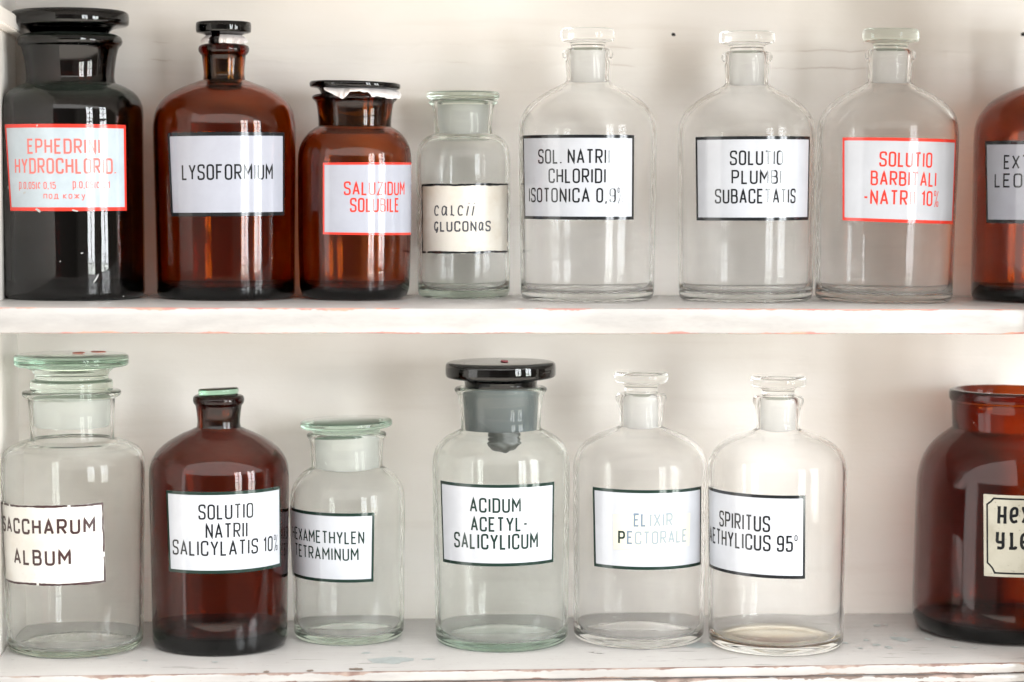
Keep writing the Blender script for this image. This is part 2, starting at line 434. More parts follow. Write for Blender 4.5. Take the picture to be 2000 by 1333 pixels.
for a in ((758, 1290, 84, 15), (792, 1289, 34, 8), (716, 1276, 18, 4), (838, 1288, 26, 4), (1364, 1261, 48, 12), (1386, 1258, 18, 7),
          (1760, 1249, 40, 11), (1813, 1249, 14, 5), (1710, 1260, 19, 4), (1736, 1265, 16, 5), (1713, 1222, 17, 4), (1731, 1221, 9, 3), (1748, 1238, 6, 3),
          (1692, 1251, 12, 3), (1652, 1257, 12, 4), (1865, 1265, 16, 2.5), (1904, 1266, 10, 2), (283, 1291, 12, 3), (420, 1294, 14, 2.5),
          (200, 1286, 22, 3), (770, 1250, 5, 2), (782, 1273, 6, 2), (1680, 1267, 10, 2)):
    chip(*a)
for a in ((696, 1308, 28, 5), (605, 1311, 14, 4), (520, 1313, 12, 4)):
    chip(*a, m_='chip_dark')
# ------------------------------------------------------------------ stroke lettering
SHARP = 0.0
def rnd_poly(pts, closed, rad):
    # fillet every corner with its radius (rad number or list)
    n = len(pts); o = []
    for i, p in enumerate(pts):
        r = rad[i] if isinstance(rad, (list, tuple)) else rad
        if (not closed and i in (0, n - 1)) or r <= 0: o.append(p); continue
        a = np.array(pts[i - 1], float); b = np.array(p, float); c = np.array(pts[(i + 1) % n], float)
        la, lc = np.linalg.norm(a - b), np.linalg.norm(c - b)
        rr = min(r, la * .499, lc * .499)
        s, e = b + (a - b) / la * rr, b + (c - b) / lc * rr
        for k in range(6):
            t = k / 5; o.append(tuple((1 - t) ** 2 * s + 2 * t * (1 - t) * b + t * t * e))
    return o
w_ = .46; R_ = .19
def G(w, *strokes): return (w, strokes)
def st(pts, r=0.0, closed=False): return (pts, r, closed)
FONT = {
 'A': G(.50, st([(0, 0), (.25, 1), (.5, 0)]), st([(.085, .3), (.415, .3)])),
 'B': G(w_, st([(0, 0), (w_, 0), (w_, .53), (0, .53)], [0, R_, R_, 0]), st([(0, 0), (0, 1), (w_ - .03, 1), (w_ - .03, .53), (.1, .53)], [0, 0, R_, R_, 0])),
 'C': G(w_, st([(w_, .72), (w_, 1), (0, 1), (0, 0), (w_, 0), (w_, .28)], R_)),
 'D': G(w_, st([(0, 0), (w_, 0), (w_, 1), (0, 1)], [0, R_, R_, 0], True)),
 'E': G(.40, st([(.40, 1), (0, 1), (0, 0), (.40, 0)]), st([(0, .52), (.33, .52)])),
 'F': G(.40, st([(.40, 1), (0, 1), (0, 0)]), st([(0, .52), (.33, .52)])),
 'G': G(w_, st([(w_, .72), (w_, 1), (0, 1), (0, 0), (w_, 0), (w_, .45), (.25, .45)], [0, R_, R_, R_, R_, 0, 0])),
 'H': G(w_, st([(0, 0), (0, 1)]), st([(w_, 0), (w_, 1)]), st([(0, .5), (w_, .5)])),
 'I': G(.02, st([(.01, 0), (.01, 1)])),
 'K': G(w_, st([(0, 0), (0, 1)]), st([(w_, 1), (0, .42)]), st([(.14, .55), (w_, 0)])),
 'L': G(.36, st([(0, 1), (0, 0), (.36, 0)])),
 'M': G(.58, st([(0, 0), (0, 1), (.29, .38), (.58, 1), (.58, 0)])),
 'N': G(w_, st([(0, 0), (0, 1), (w_, 0), (w_, 1)])),
 'O': G(w_, st([(0, 0), (w_, 0), (w_, 1), (0, 1)], R_, True)),
 'P': G(w_, st([(0, 0), (0, 1), (w_, 1), (w_, .46), (0, .46)], [0, 0, R_, R_, 0])),
 'R': G(w_, st([(0, 0), (0, 1), (w_, 1), (w_, .46), (0, .46)], [0, 0, R_, R_, 0]), st([(.20, .46), (w_, 0)])),
 'S': G(w_, st([(w_, .76), (w_, 1), (0, 1), (0, .54), (w_, .46), (w_, 0), (0, 0), (0, .24)], R_)),
 'T': G(.44, st([(0, 1), (.44, 1)]), st([(.22, 1), (.22, 0)])),
 'U': G(w_, st([(0, 1), (0, 0), (w_, 0), (w_, 1)], R_)),
 'V': G(.5, st([(0, 1), (.25, 0), (.5, 1)])),
 'X': G(.48, st([(0, 0), (.48, 1)]), st([(.48, 0), (0, 1)])),
 'Y': G(.48, st([(0, 1), (.24, .45), (.48, 1)]), st([(.24, .45), (.24, 0)])),
 'Z': G(.44, st([(0, 1), (.44, 1), (0, 0), (.44, 0)])),
 '0': G(.42, st([(0, 0), (.42, 0), (.42, 1), (0, 1)], R_, True)),
 '1': G(.17, st([(0, .80), (.17, 1), (.17, 0)])),
 '5': G(.42, st([(.40, 1), (.03, 1), (.03, .58), (.42, .62), (.42, 0), (0, 0), (0, .22)], [0, 0, 0, R_, R_, R_, 0])),
 '9': G(.42, st([(.42, .5), (0, .42), (0, 1), (.42, 1), (.42, 0), (0, 0), (0, .22)], [0, R_, R_, R_, R_, R_, 0])),
 '.': G(.03, st([(.015, -.02), (.015, .06)])),
 ',': G(.06, st([(.05, .06), (0, -.14)])),
 '-': G(.24, st([(0, .48), (.24, .48)])),
 '|': G(.02, st([(.01, -.1), (.01, 1.0)])),
 ' ': G(.24),
 # handwriting, ж и т. д.
 'c': G(.38, st([(.38, .72), (.30, .98), (.10, .92), (0, .40), (.10, .02), (.36, .12)], .22)),
 'a': G(.42, st([(.36, .72), (.26, .95), (.08, .85), (0, .35), (.10, .02), (.30, .2), (.40, .9), (.36, .2), (.44, .02)], .16)),
 'l': G(.30, st([(.10, 1.0), (.10, .12), (.30, .02)], .1), st([(0, .06), (.1, .12)])),
 'i': G(.14, st([(.14, .92), (0, .0)]), st([(.19, 1.22), (.18, 1.16)])),
 'g': G(.40, st([(.40, .80), (.30, 1), (.08, .9), (0, .45), (.10, .05), (.32, .15), (.38, .42), (.30, -.1), (.16, -.16)], .18)),
 'o': G(.42, st([(0, 0), (.42, 0), (.42, 1), (0, 1)], .3, True)),
 'n': G(.46, st([(0, 0), (.06, 1), (.30, 0), (.36, 1)])),
 's': G(.36, st([(.36, .86), (.20, 1), (.02, .8), (.12, .52), (.34, .32), (.24, .02), (0, .06)], .16)),
 'u': G(.40, st([(.02, 1), (.06, .1), (.22, 0), (.36, .4), (.42, 1)], .14)),
 'p': G(.40, st([(0, -.35), (0, 1), (.40, 1), (.40, 0), (0, 0)], [0, 0, R_, R_, 0])),
 'о': G(.42, st([(0, 0), (.42, 0), (.42, 1), (0, 1)], .3, True)),
 'п': G(.44, st([(0, 0), (0, 1), (.44, 1), (.44, 0)])),
 'д': G(.56, st([(0, -.2), (0, 0), (.56, 0), (.56, -.2)]), st([(.08, 0), (.16, 1), (.44, 1), (.44, 0)])),
 'к': G(.42, st([(0, 0), (0, 1)]), st([(.42, 1), (0, .5), (.42, 0)])),
 'ж': G(.7, st([(.35, 0), (.35, 1)]), st([(0, 1), (.35, .5), (0, 0)]), st([(.7, 1), (.35, .5), (.7, 0)])),
 'у': G(.46, st([(0, 1), (.24, .15)]), st([(.46, 1), (.18, -.35), (0, -.35)])),
 # fat hand lettering
 '1H': G(.46, st([(.04, 0), (.06, 1)]), st([(.44, 0), (.42, 1)]), st([(.06, .42), (.42, .42)]), st([(-.05, 1), (.15, 1)]), st([(.33, 1), (.53, 1)]), st([(-.05, 0), (.15, 0)]), st([(.33, 0), (.54, 0)])),
 '1e': G(.40, st([(.02, .44), (.38, .5), (.38, .95), (.20, 1.02), (.02, .85), (0, .25), (.14, 0), (.40, .12)], [0, .1, .12, .12, .2, .2, .15, 0])),
 '1x': G(.46, st([(0, 1), (.44, 0)]), st([(.46, 1), (.02, 0)]), st([(-.06, 1), (.12, 1)]), st([(.34, 0), (.54, 0)])),
 '1y': G(.42, st([(.04, 1), (.02, .40), (.36, .40)], [0, .12, 0]), st([(.38, 1), (.40, .1), (.30, 0), (.04, .02)], [0, .1, .1, 0]), st([(-.06, .98), (.14, .98)]), st([(.30, .98), (.48, .98)])),
 '1l': G(.40, st([(.14, .98), (.16, .02)]), st([(.02, .98), (.24, .98)]), st([(0, .02), (.38, .02), (.42, .16)], [0, .05, 0])),
}
def glyphs(text):
    # '~X' picks the fat variant
    o = []; i = 0
    while i < len(text):
        if text[i] == '~': o.append('1' + text[i + 1]); i += 2
        else: o.append(text[i]); i += 1
    return o
def layout(text, sw, gap=.17):
    """strokes in em units (cap height 1); '%' and '°' are drawn small and raised"""
    x = 0.0; res = []
    for ch in glyphs(text):
        if ch == '%':
            t = sw * .42; s1 = .30
            res.append(([(x + .02, .70), (x + .18, .70), (x + .18, 1 - .0), (x + .02, 1.0)], .06, True, t))
            res.append(([(x + .28, 0), (x + .44, 0), (x + .44, .30), (x + .28, .30)], .06, True, t))
            res.append(([(x + .08, -.04), (x + .42, 1.0)], 0, False, t)); x += .46 + gap; continue
        if ch == '°':
            res.append(([(x, .70), (x + .18, .70), (x + .18, 1.0), (x, 1.0)], .07, True, sw * .45)); x += .2 + gap; continue
        w, strokes = FONT[ch]
        for pts, r, cl in strokes:
            res.append(([(x + sw / 2 + px, sw / 2 + py * (1 - sw)) for px, py in pts], r, cl, sw))
        x += w + sw + (gap if ch not in ' ' else 0)
    return res, x - gap
def ribbon(bm, pts, closed, width, fn, lift):
    # subdivide, offset both sides with mitres, place through fn(u, v, lift)
    P = [np.array(p, float) for p in pts]
    if closed: P.append(P[0])
    Q = [P[0]]
    for a, b in zip(P[:-1], P[1:]):
        d = np.linalg.norm(b - a)
        if d < 1e-6: continue
        k = max(1, int(d / .16))
        for j in range(1, k + 1): Q.append(a + (b - a) * j / k)
    if closed: Q = Q[:-1]
    n = len(Q); Lf = []; Rt = []
    for i in range(n):
        if closed: a, c = Q[i - 1], Q[(i + 1) % n]
        else: a, c = Q[max(i - 1, 0)], Q[min(i + 1, n - 1)]
        b = Q[i]; d1 = b - a; d2 = c - b
        if np.linalg.norm(d1) < 1e-9: d1 = d2
        if np.linalg.norm(d2) < 1e-9: d2 = d1
        d1 = d1 / np.linalg.norm(d1); d2 = d2 / np.linalg.norm(d2)
        n1 = np.array([-d1[1], d1[0]]); n2 = np.array([-d2[1], d2[0]])
        mm = n1 + n2; l = np.linalg.norm(mm)
        mm = n1 if l < 1e-6 else mm / l
        s = min(1 / max(mm @ n1, .35), 1.9)
        Lf.append(b + mm * s * width / 2); Rt.append(b - mm * s * width / 2)
    vl = [bm.verts.new(fn(p[0], p[1], lift)) for p in Lf]; vr = [bm.verts.new(fn(p[0], p[1], lift)) for p in Rt]
    rng = range(n) if closed else range(n - 1)
    for i in rng:
        j = (i + 1) % n
        try: bm.faces.new((vr[i], vr[j], vl[j], vl[i]))
        except ValueError: pass

# ------------------------------------------------------------------ bottles
class Bottle: pass
def make_bottle(kind, label, cat, cx, yfront, zshelf, outer, ineck, body, frost, wall=.0032, base=.0052, neckwall=.0026, group=None, fillet=.005, top=None):
    """outer: silhouette [(half width px, y px)] from the foot up to the rim; ineck: index of the foot of the neck"""
    b = Bottle()
    p = at_z(cx, yfront, zshelf)
    sc = ((p - CAMP) @ FWD + .05) / FPX
    R0 = outer[0][0] * sc
    Y = min(p[1] + R0, D - max(q[0] for q in outer) * sc - .002)
    q = at_z(cx, yfront, zshelf)
    d = ray(cx, outer[0][1]); X = (CAMP + d * ((Y - CAMP[1]) / d[1]))[0]
    b.X, b.Y, b.z0 = X, Y, zshelf + .0002; b.lean = 0.0
    if top:                                  # old bottles stand a hair out of plumb
        q = at_y(top[0], top[1], Y); b.lean = (q[0] - X) / (q[2] - b.z0)
    def z_of(y): return at_y(cx, y, Y)[2]
    def s_of(y): return ((at_y(cx, y, Y) - CAMP) @ FWD) / FPX
    b.z_of, b.s_of = z_of, s_of
    pts = []
    for e in outer:
        pts.append((e[0] * s_of(e[1]), z_of(e[1]) - b.z0) + tuple(e[2:]))
    rb = pts[0][0]
    foot = [(0, .0016), (rb * .72, .0016), (rb - fillet * 1.6, .0002), (rb - fillet * .9, 0), (rb - fillet * .25, fillet * .3), (rb, fillet * 1.1)]
    body_pts = [pp for pp in pts[:ineck + 1] if pp[1] > fillet * 1.3]
    neck_pts = pts[ineck + 1:]
    bp = chaikin([foot[-1]] + body_pts, 3)
    npts = chaikin([body_pts[-1]] + neck_pts, 2)[1:]
    outp = foot[:-1] + bp + npts
    b.prof = [(pp[0], pp[1]) for pp in bp]
    rim_r, rim_z = npts[-1][0], npts[-1][1]
    # inside
    rn0 = body_pts[-1][0] - neckwall
    rtop = pts[-1][0] if len(pts[-1]) <= 2 else pts[-1][0]
    b.neck_r0 = rn0; b.neck_z0 = body_pts[-1][1]; b.rim_z = rim_z
    b.neck_r1 = min(pp[0] for pp in npts[len(npts) // 3:]) - neckwall * .9 if len(npts) > 3 else rim_r - neckwall
    b.neck_r1 = max(b.neck_r1, rn0)
    inner = [(0, base), (rb * .6, base), (rb - wall * 2.2, base + .0012), (rb - wall * 1.15, base + .004), (rb - wall, base + .009)]
    for i in range(1, len(bp) - 1):
        t = np.array(bp[i + 1][:2]) - np.array(bp[i - 1][:2]); l = np.linalg.norm(t)
        if l < 1e-9: continue
        nr, nz = t[1] / l, -t[0] / l
        rr, zz = bp[i][0] - nr * wall, bp[i][1] - nz * wall
        if zz > inner[-1][1] + .0004 and rr > rn0 + .0008: inner.append((rr, zz))
    inner.append((rn0, b.neck_z0 - .0005))
    k = len(inner)
    inner += [(b.neck_r0 + (b.neck_r1 - b.neck_r0) * .5, (b.neck_z0 + rim_z) / 2), (b.neck_r1, rim_z - .0012), (min(b.neck_r1 + .0009, rim_r - .0004), rim_z)]
    prof = [(a[0], a[1]) for a in outp] + inner[::-1]
    if prof[-1][0] > 1e-9: prof.append((0, base))
    prof[-1] = (0, base)
    nseg = len(prof) - 1
    idx = [0] * nseg
    for i in range(len(outp), len(outp) + 3): idx[i] = 1
    root = thing(kind, label, cat, (X, Y, b.z0), group); b.root = root
    root.rotation_euler = (0, math.atan(b.lean), 0)
    bm = bmesh.new(); lathe(bm, prof, 96, idx)
    link('body', bm, M[body], root, angle=50)
    b.az = math.atan2(CAMP[0] - X, Y - CAMP[1])
    return b
def rad_at(b, z):
    zs = [p[1] for p in b.prof]; rs = [p[0] for p in b.prof]
    return float(np.interp(z - b.z0, zs, rs))
def hit(b, px, py):
    d = ray(px, py); z = b.z_of(py)
    for _ in range(4):
        R = rad_at(b, z)
        ox, oy = CAMP[0] - b.X - b.lean * (z - b.z0), CAMP[1] - b.Y
        A = d[0] ** 2 + d[1] ** 2; B = ox * d[0] + oy * d[1]; Cc = ox * ox + oy * oy - R * R
        disc = B * B - A * Cc
        t = (-B - math.sqrt(max(disc, 0))) / A
        P = CAMP + d * t; z = P[2]
    return math.atan2(P[0] - b.X - b.lean * (z - b.z0), -(P[1] - b.Y)), z
def wrap(b, th, z, lift):
    R = rad_at(b, z) + lift
    return (R * math.sin(th), -R * math.cos(th), z - b.z0)       # local to the bottle's root
def make_label(b, tl, tr, bl, br, base_m, border_m, bpx, lines=(), extl=0.0, extr=0.0, rough=0.0, name='label', gapless=False, inset=0.0, notch=False):
    c = [list(hit(b, *q)) for q in (tl, tr, bl, br)]
    c[0][0] -= extl; c[2][0] -= extl; c[1][0] += extr; c[3][0] += extr
    def uv(u, v):
        t = [(1 - u) * c[0][i] + u * c[1][i] for i in (0, 1)]; d_ = [(1 - u) * c[2][i] + u * c[3][i] for i in (0, 1)]
        return (1 - v) * d_[0] + v * t[0], (1 - v) * d_[1] + v * t[1]
    # curved slab
    bm = bmesh.new(); nu, nv = 44, 10; F = []; K = []
    rj = random.Random(int(b.X * 1e5) & 0xffff)
    for j in range(nv + 1):
        for i in range(nu + 1):
            u, v = i / nu, j / nv
            th, z = uv(u, v)
            if rough:
                if j in (0, nv): z += rj.uniform(-1, 1) * rough * .5
                if i in (0, nu): th += rj.uniform(-1, 1) * rough * .5 / rad_at(b, z)
            F.append(bm.verts.new(wrap(b, th, z, .00028))); K.append(bm.verts.new(wrap(b, th, z, .00008)))
    st_ = nu + 1
    for j in range(nv):
        for i in range(nu):
            a = j * st_ + i
            bm.faces.new((F[a], F[a + 1], F[a + 1 + st_], F[a + st_])); bm.faces.new((K[a], K[a + st_], K[a + 1 + st_], K[a + 1]))
    for i in range(nu):
        bm.faces.new((F[i], K[i], K[i + 1], F[i + 1])); a = nv * st_ + i; bm.faces.new((F[a], F[a + 1], K[a + 1], K[a]))
    for j in range(nv):
        a = j * st_; bm.faces.new((F[a], F[a + st_], K[a + st_], K[a])); a += nu; bm.faces.new((F[a], K[a], K[a + st_], F[a + st_]))
    lab = link(name, bm, M[base_m], b.root)
    sc = b.s_of((tl[1] + bl[1]) / 2)
    Rm = rad_at(b, (c[0][1] + c[2][1]) / 2)
    Wd = (c[1][0] - c[0][0]) * Rm; Hd = (c[0][1] - c[2][1] + c[1][1] - c[3][1]) / 2
    slope = ((c[1][1] - c[0][1]) / Wd + (c[3][1] - c[2][1]) / Wd) / 2
    if border_m:
        bm = bmesh.new(); bw = bpx * sc
        if not notch:
            bl_ = bpx if not isinstance(bpx, tuple) else bpx
            bt = bw; bs = bw * .82
            ins = inset * sc
            def strip(u0, u1, v0, v1, n, horiz):
                a = []; ph = rj.uniform(0, 6)
                for i in range(n + 1):
                    s_ = i / n
                    j0 = math.sin(s_ * 19 + ph) * .6 * rough + rj.uniform(-.5, .5) * rough; j1 = math.sin(s_ * 13 + ph * 2) * .6 * rough + rj.uniform(-.5, .5) * rough
                    if horiz:
                        u = u0 + (u1 - u0) * s_; q0 = uv(u, v0); q1 = uv(u, v1)
                        a.append((bm.verts.new(wrap(b, q0[0], q0[1] + j0, .00034)), bm.verts.new(wrap(b, q1[0], q1[1] + j1, .00034))))
                    else:
                        v = v0 + (v1 - v0) * s_; q0 = uv(u0, v); q1 = uv(u1, v)
                        a.append((bm.verts.new(wrap(b, q0[0] + j0 / Rm, q0[1], .00034)), bm.verts.new(wrap(b, q1[0] + j1 / Rm, q1[1], .00034))))
                for i in range(n):
                    if rough and rj.random() < .04: continue        # worn-through spot
                    bm.faces.new((a[i][0], a[i + 1][0], a[i + 1][1], a[i][1]))
            iu, iv = ins / Wd, ins / Hd
            fu, fv = bs / Wd, bt / Hd
            strip(iu, 1 - iu, iv, iv + fv, 44, True); strip(iu, 1 - iu, 1 - iv - fv, 1 - iv, 44, True)
            strip(iu, iu + fu, iv + fv, 1 - iv - fv, 16, False); strip(1 - iu - fu, 1 - iu, iv + fv, 1 - iv - fv, 16, False)
        else:
            n_ = 9 * sc; i_ = inset * sc
            P = [(i_, i_ + 2 * n_), (i_ + n_ * .5, i_ + 1.6 * n_), (i_ + n_ * 1.1, i_ + n_ * .9), (i_ + n_ * 1.5, i_), (Wd - i_ - 1.5 * n_, i_), (Wd - i_ - n_ * .8, i_ + n_ * .9), (Wd - i_, i_ + 1.6 * n_),
                 (Wd - i_, Hd - i_ - n_ * 1.4), (Wd - i_ - n_ * .9, Hd - i_ - n_ * .8), (Wd - i_ - n_ * 1.4, Hd - i_), (i_ + 1.4 * n_, Hd - i_), (i_ + n_ * .8, Hd - i_ - n_ * .7), (i_, Hd - i_ - 1.3 * n_)]
            e = .01
            def fnb(u, v, lift):
                th, z = uv(u * e / Wd, v * e / Hd); return wrap(b, th, z, lift)
            PP = [(x / e, y / e) for x, y in P]
            ribbon(bm, [(x + rj.uniform(-1, 1) * .0, y) for x, y in PP], True, bw / e, fnb, .00034)
        bmesh.ops.recalc_face_normals(bm, faces=bm.faces)
        link('border', bm, M[border_m], lab)
    by = {}
    for ln in lines:
        text, x0, x1, yt, yb, ink = ln[:6]
        sw = ln[6] if len(ln) > 6 else .135
        bm = by.setdefault(ink, bmesh.new())
        xm = (x0 + x1) / 2; ym = (yt + yb) / 2
        th0, th1 = hit(b, x0, ym)[0], hit(b, x1, ym)[0]
        if extl and len(ln) > 7: th0 -= ln[7]
        elif len(ln) > 7: th1 += ln[7]
        zt, zb = hit(b, xm, yt)[1], hit(b, xm, yb)[1]
        strokes, wid = layout(text, sw, .17 if len(ln) < 9 else ln[8])
        thm = hit(b, xm, ym)[0]
        kx = (th1 - th0) / wid
        def fn(u, v, lift, th0=th0, kx=kx, zt=zt, zb=zb, thm=thm):
            th = th0 + u * kx
            return wrap(b, th, zb + v * (zt - zb) + slope * (th - thm) * Rm, lift)
        # keep the pen width even: widths are in cap heights; correct x scale
        ratio = (kx * Rm) / (zt - zb)
        for k, (pts, r, cl, s_) in enumerate(strokes):
            # offset in isotropic space (x scaled), then back
            pp = rnd_poly([(px * ratio, py) for px, py in pts], cl, [q * min(1, ratio * 1.1) for q in r] if isinstance(r, (list, tuple)) else r * min(1, ratio * 1.1))
            ribbon(bm, pp, cl, s_, (lambda u, v, l, fn=fn, ratio=ratio: fn(u / ratio, v, l)), .00034 + .000012 * (k % 5))
    for ink, bm in by.items():
        bmesh.ops.recalc_face_normals(bm, faces=bm.faces)
        link('lettering', bm, M[ink], lab)
    return lab
def make_stopper(b, cx, top, m_, frost, plug=True, plugpx=8, name='stopper', tilt=(0, 0), gap=.00035, plugtop=None):
    """top: [(half width px, y px)] from the top down to the mouth; the plug goes on into the neck"""
    pts = [(e[0] * b.s_of(e[1]), b.z_of(e[1]) - b.z0) + tuple(e[2:]) for e in top]
    prof = chaikin([(0, pts[0][1])] + pts, 2)
    n0 = len(prof)
    if plug:
        zt = min(b.rim_z - .0005, prof[-1][1] - .0004)
        r1 = b.neck_r1 - gap; r0 = b.neck_r0 - gap
        def rz(z): return r0 + (r1 - r0) * min(1, max(0, (z - b.neck_z0) / (b.rim_z - b.neck_z0)))
        zb = b.neck_z0 - plugpx * b.s_of(600)
        if prof[-1][1] > b.rim_z: prof += [(prof[-1][0], b.rim_z + .0006)] if prof[-1][1] > b.rim_z + .001 else []
        prof += [(rz(zt) - .0008, zt), (rz(zt - .002), zt - .002)]
        k0 = len(prof)
        prof += [(rz(zb) - .0003, zb + .002), (rz(zb) - .0018, zb)]
        prof += [(0, zb)]
    else:
        k0 = 999; prof += [(0, prof[-1][1])]
    prof = [(p[0], p[1]) for p in prof]
    idx = [1 if (i >= k0 - 1 and i < k0 + 1) else 0 for i in range(len(prof) - 1)]
    zp = b.rim_z; prof = [(r_, z_ - zp) for r_, z_ in prof]
    bm = bmesh.new(); lathe(bm, prof, 96, idx)
    o = link(name, bm, [M[m_], M[frost]], b.root, angle=45)
    o.location = (0, 0, zp); o.rotation_euler = (tilt[0], tilt[1], 0)
    return o
def disc(r, yt, yb, rn, ym, e=3, tap=4):
    """flat glass head: top edge yt, lower edge yb, then in to the waist rn at the mouth ym"""
    return [(r - e, yt, 's'), (r, yt + e * .8), (r, yb - tap), (r - 2.5, yb - 1), (r - (r - rn) * .62, yb + 1.5), (rn + 1, yb + (ym - yb) * .3), (rn, yb + (ym - yb) * .65), (rn, ym)]

def paper_scrap(b, low_edge, r0, r1, ytop, seed):
    """crumpled tissue caught under the stopper; low_edge = [(angle deg, lower y px)]"""
    rj = random.Random(seed); n = 46; k = 8
    A = [a for a, _ in low_edge]; Y_ = [y for _, y in low_edge]
    bm = bmesh.new(); g = []
    s_ = b.s_of(ytop); fold = [rj.uniform(-1, 1) for _ in range(n + 1)]
    for i in range(n + 1):
        a = A[0] + (A[-1] - A[0]) * i / n
        yl = float(np.interp(a, A, Y_)) + rj.uniform(-.7, .7)
        row = []
        for j in range(k + 1):
            v = j / k
            r = (r0 + (r1 - r0) * math.sin(v * 1.75) / math.sin(1.571)) if v < .9 else r1 * 1.0
            r += fold[i] * 2.6 * v + rj.uniform(-.8, .8)
            z = b.z_of(ytop + (yl - ytop) * v ** 1.1) - b.z0 + rj.uniform(-.6, .6) * s_ - fold[i] * .6 * s_ * v
            th = math.radians(a) + b.az + rj.uniform(-.012, .012)
            row.append(bm.verts.new((r * s_ * math.sin(th), -r * s_ * math.cos(th), z)))
        g.append(row)
    for i in range(n):
        for j in range(k): bm.faces.new((g[i][j], g[i + 1][j], g[i + 1][j + 1], g[i][j + 1]))
    bmesh.ops.recalc_face_normals(bm, faces=bm.faces)
    bmesh.ops.solidify(bm, geom=bm.faces[:], thickness=.00022)
    return link('paper_scrap', bm, M['tissue'], b.root, smooth=True, angle=25)
def flecks(b, spots, m_, name):
    """tiny flakes stuck on the outside: (px, py, w, h, tilt)"""
    rj = random.Random(5)
    for px, py, w, h, t in spots:
        bm = bmesh.new()
        th, z = hit(b, px, py); s_ = b.s_of(py); R_b = rad_at(b, z); vs = []
        for k in range(9):
            a = k * 2 * math.pi / 9; q = rj.uniform(.55, 1.25)
            u, v = w / 2 * math.cos(a) * q, h / 2 * math.sin(a) * q
            u, v = u * math.cos(t) - v * math.sin(t), u * math.sin(t) + v * math.cos(t)
            vs.append(bm.verts.new(wrap(b, th + u * s_ / R_b, z + v * s_, .0005)))
        bm.faces.new(vs)
        bmesh.ops.recalc_face_normals(bm, faces=bm.faces)
        link(name, bm, M[m_], b.root, smooth=False)
def specks(b, n, m_, name, zlo, zhi, a0, a1, inset, seed, size=(.0002, .0005), base=0):
    """grains on the inside of the wall and over the floor of a vessel"""
    rj = random.Random(seed); bm = bmesh.new()
    for i in range(n + base):
        if i < n:
            z = zlo + (zhi - zlo) * rj.random() ** 1.8; r = rad_at(b, z + b.z0) - inset; a = math.radians(rj.uniform(a0, a1)) + b.az
        else:
            z = .0062; r = math.sqrt(rj.random()) * (rad_at(b, b.z0 + .01) - inset - .006); a = rj.uniform(0, 6.28)
        q = rj.uniform(*size)
        bmesh.ops.create_icosphere(bm, subdivisions=1, radius=q, matrix=Matrix.Translation((r * math.sin(a), -r * math.cos(a), z)) @ Matrix.Diagonal((1, 1, .6, 1)))
    link(name, bm, M[m_], b.root)
def top_dot(b, stopper, px, py, ytop, rx, ry, m_, seed=1):
    zt = b.z_of(ytop) + .0003; p = at_z(px, py, zt); s_ = b.s_of(ytop); rj = random.Random(seed)
    bm = bmesh.new(); vs = []
    for k in range(16):
        a = k * math.pi / 8; q = rj.uniform(.85, 1.1)
        vs.append(bm.verts.new((p[0] - b.X - b.lean * (zt - b.z0) + rx * s_ * q * math.cos(a), p[1] - b.Y + ry * s_ * q * math.sin(a), zt - b.z0 - stopper.location.z)))
    f = bm.faces.new(vs); 
    r = bmesh.ops.extrude_face_region(bm, geom=[f])
    for v in r['geom']:
        if isinstance(v, bmesh.types.BMVert): v.co.z += .0004
    bmesh.ops.recalc_face_normals(bm, faces=bm.faces)
    link('paint_dot', bm, M[m_], stopper, smooth=False)

U, Lw = ZU, ZL
G1, G2 = 'bottles along the upper shelf', 'bottles along the lower shelf'
# 1 -- black jar, red label
b = make_bottle('medicine_jar', 'nearly black glass jar with wide black lid and red bordered Ephedrini label', 'jar', 145, 589, U,
    [(137, 580), (138, 400), (139, 250), (140, 225), (138, 204), (127, 184), (108, 171), (87, 163, 's'), (84, 152), (87, 125), (91, 104), (94, 93), (100, 89), (102, 81), (99, 73), (92, 69), (84, 67)], 7, 'dark', 'dark', base=.007, group=G1, top=(136.5, 80))
make_stopper(b, 136, [(60, 20), (106, 22), (113, 26), (115, 33), (115, 46), (112, 52), (98, 54), (84, 57), (77, 63), (76, 66)], 'black', 'black')
make_label(b, (10, 242), (245, 246), (21, 411), (247, 413), 'blue_label', 'red_ink', 7,
    [('EPHEDRINI', 54, 195, 271, 301, 'pink_ink', .13), ('HYDROCHLORID.', 30, 226, 309, 340, 'pink_ink', .13),
     ('p.0,05|c 0,15', 38, 109, 355, 369, 'pink_ink', .14), ('p.0,05|c.0,1', 142, 214, 355, 369, 'pink_ink', .14), ('под кожу', 85, 167, 379, 389, 'pink_ink', .18)])
flecks(b, [(75, 411, 12, 5, -.5), (146, 412, 13, 4, -.3), (118, 511, 4, 2, .9), (160, 495, 5, 2.4, .2), (188, 545, 22, 3.6, 1.0), (17, 365, 4, 8, 0), (73, 245, 5, 4, 0), (48, 376, 8, 5, .3), (240, 580, 3, 2, 0)], 'fleck', 'paint_fleck')
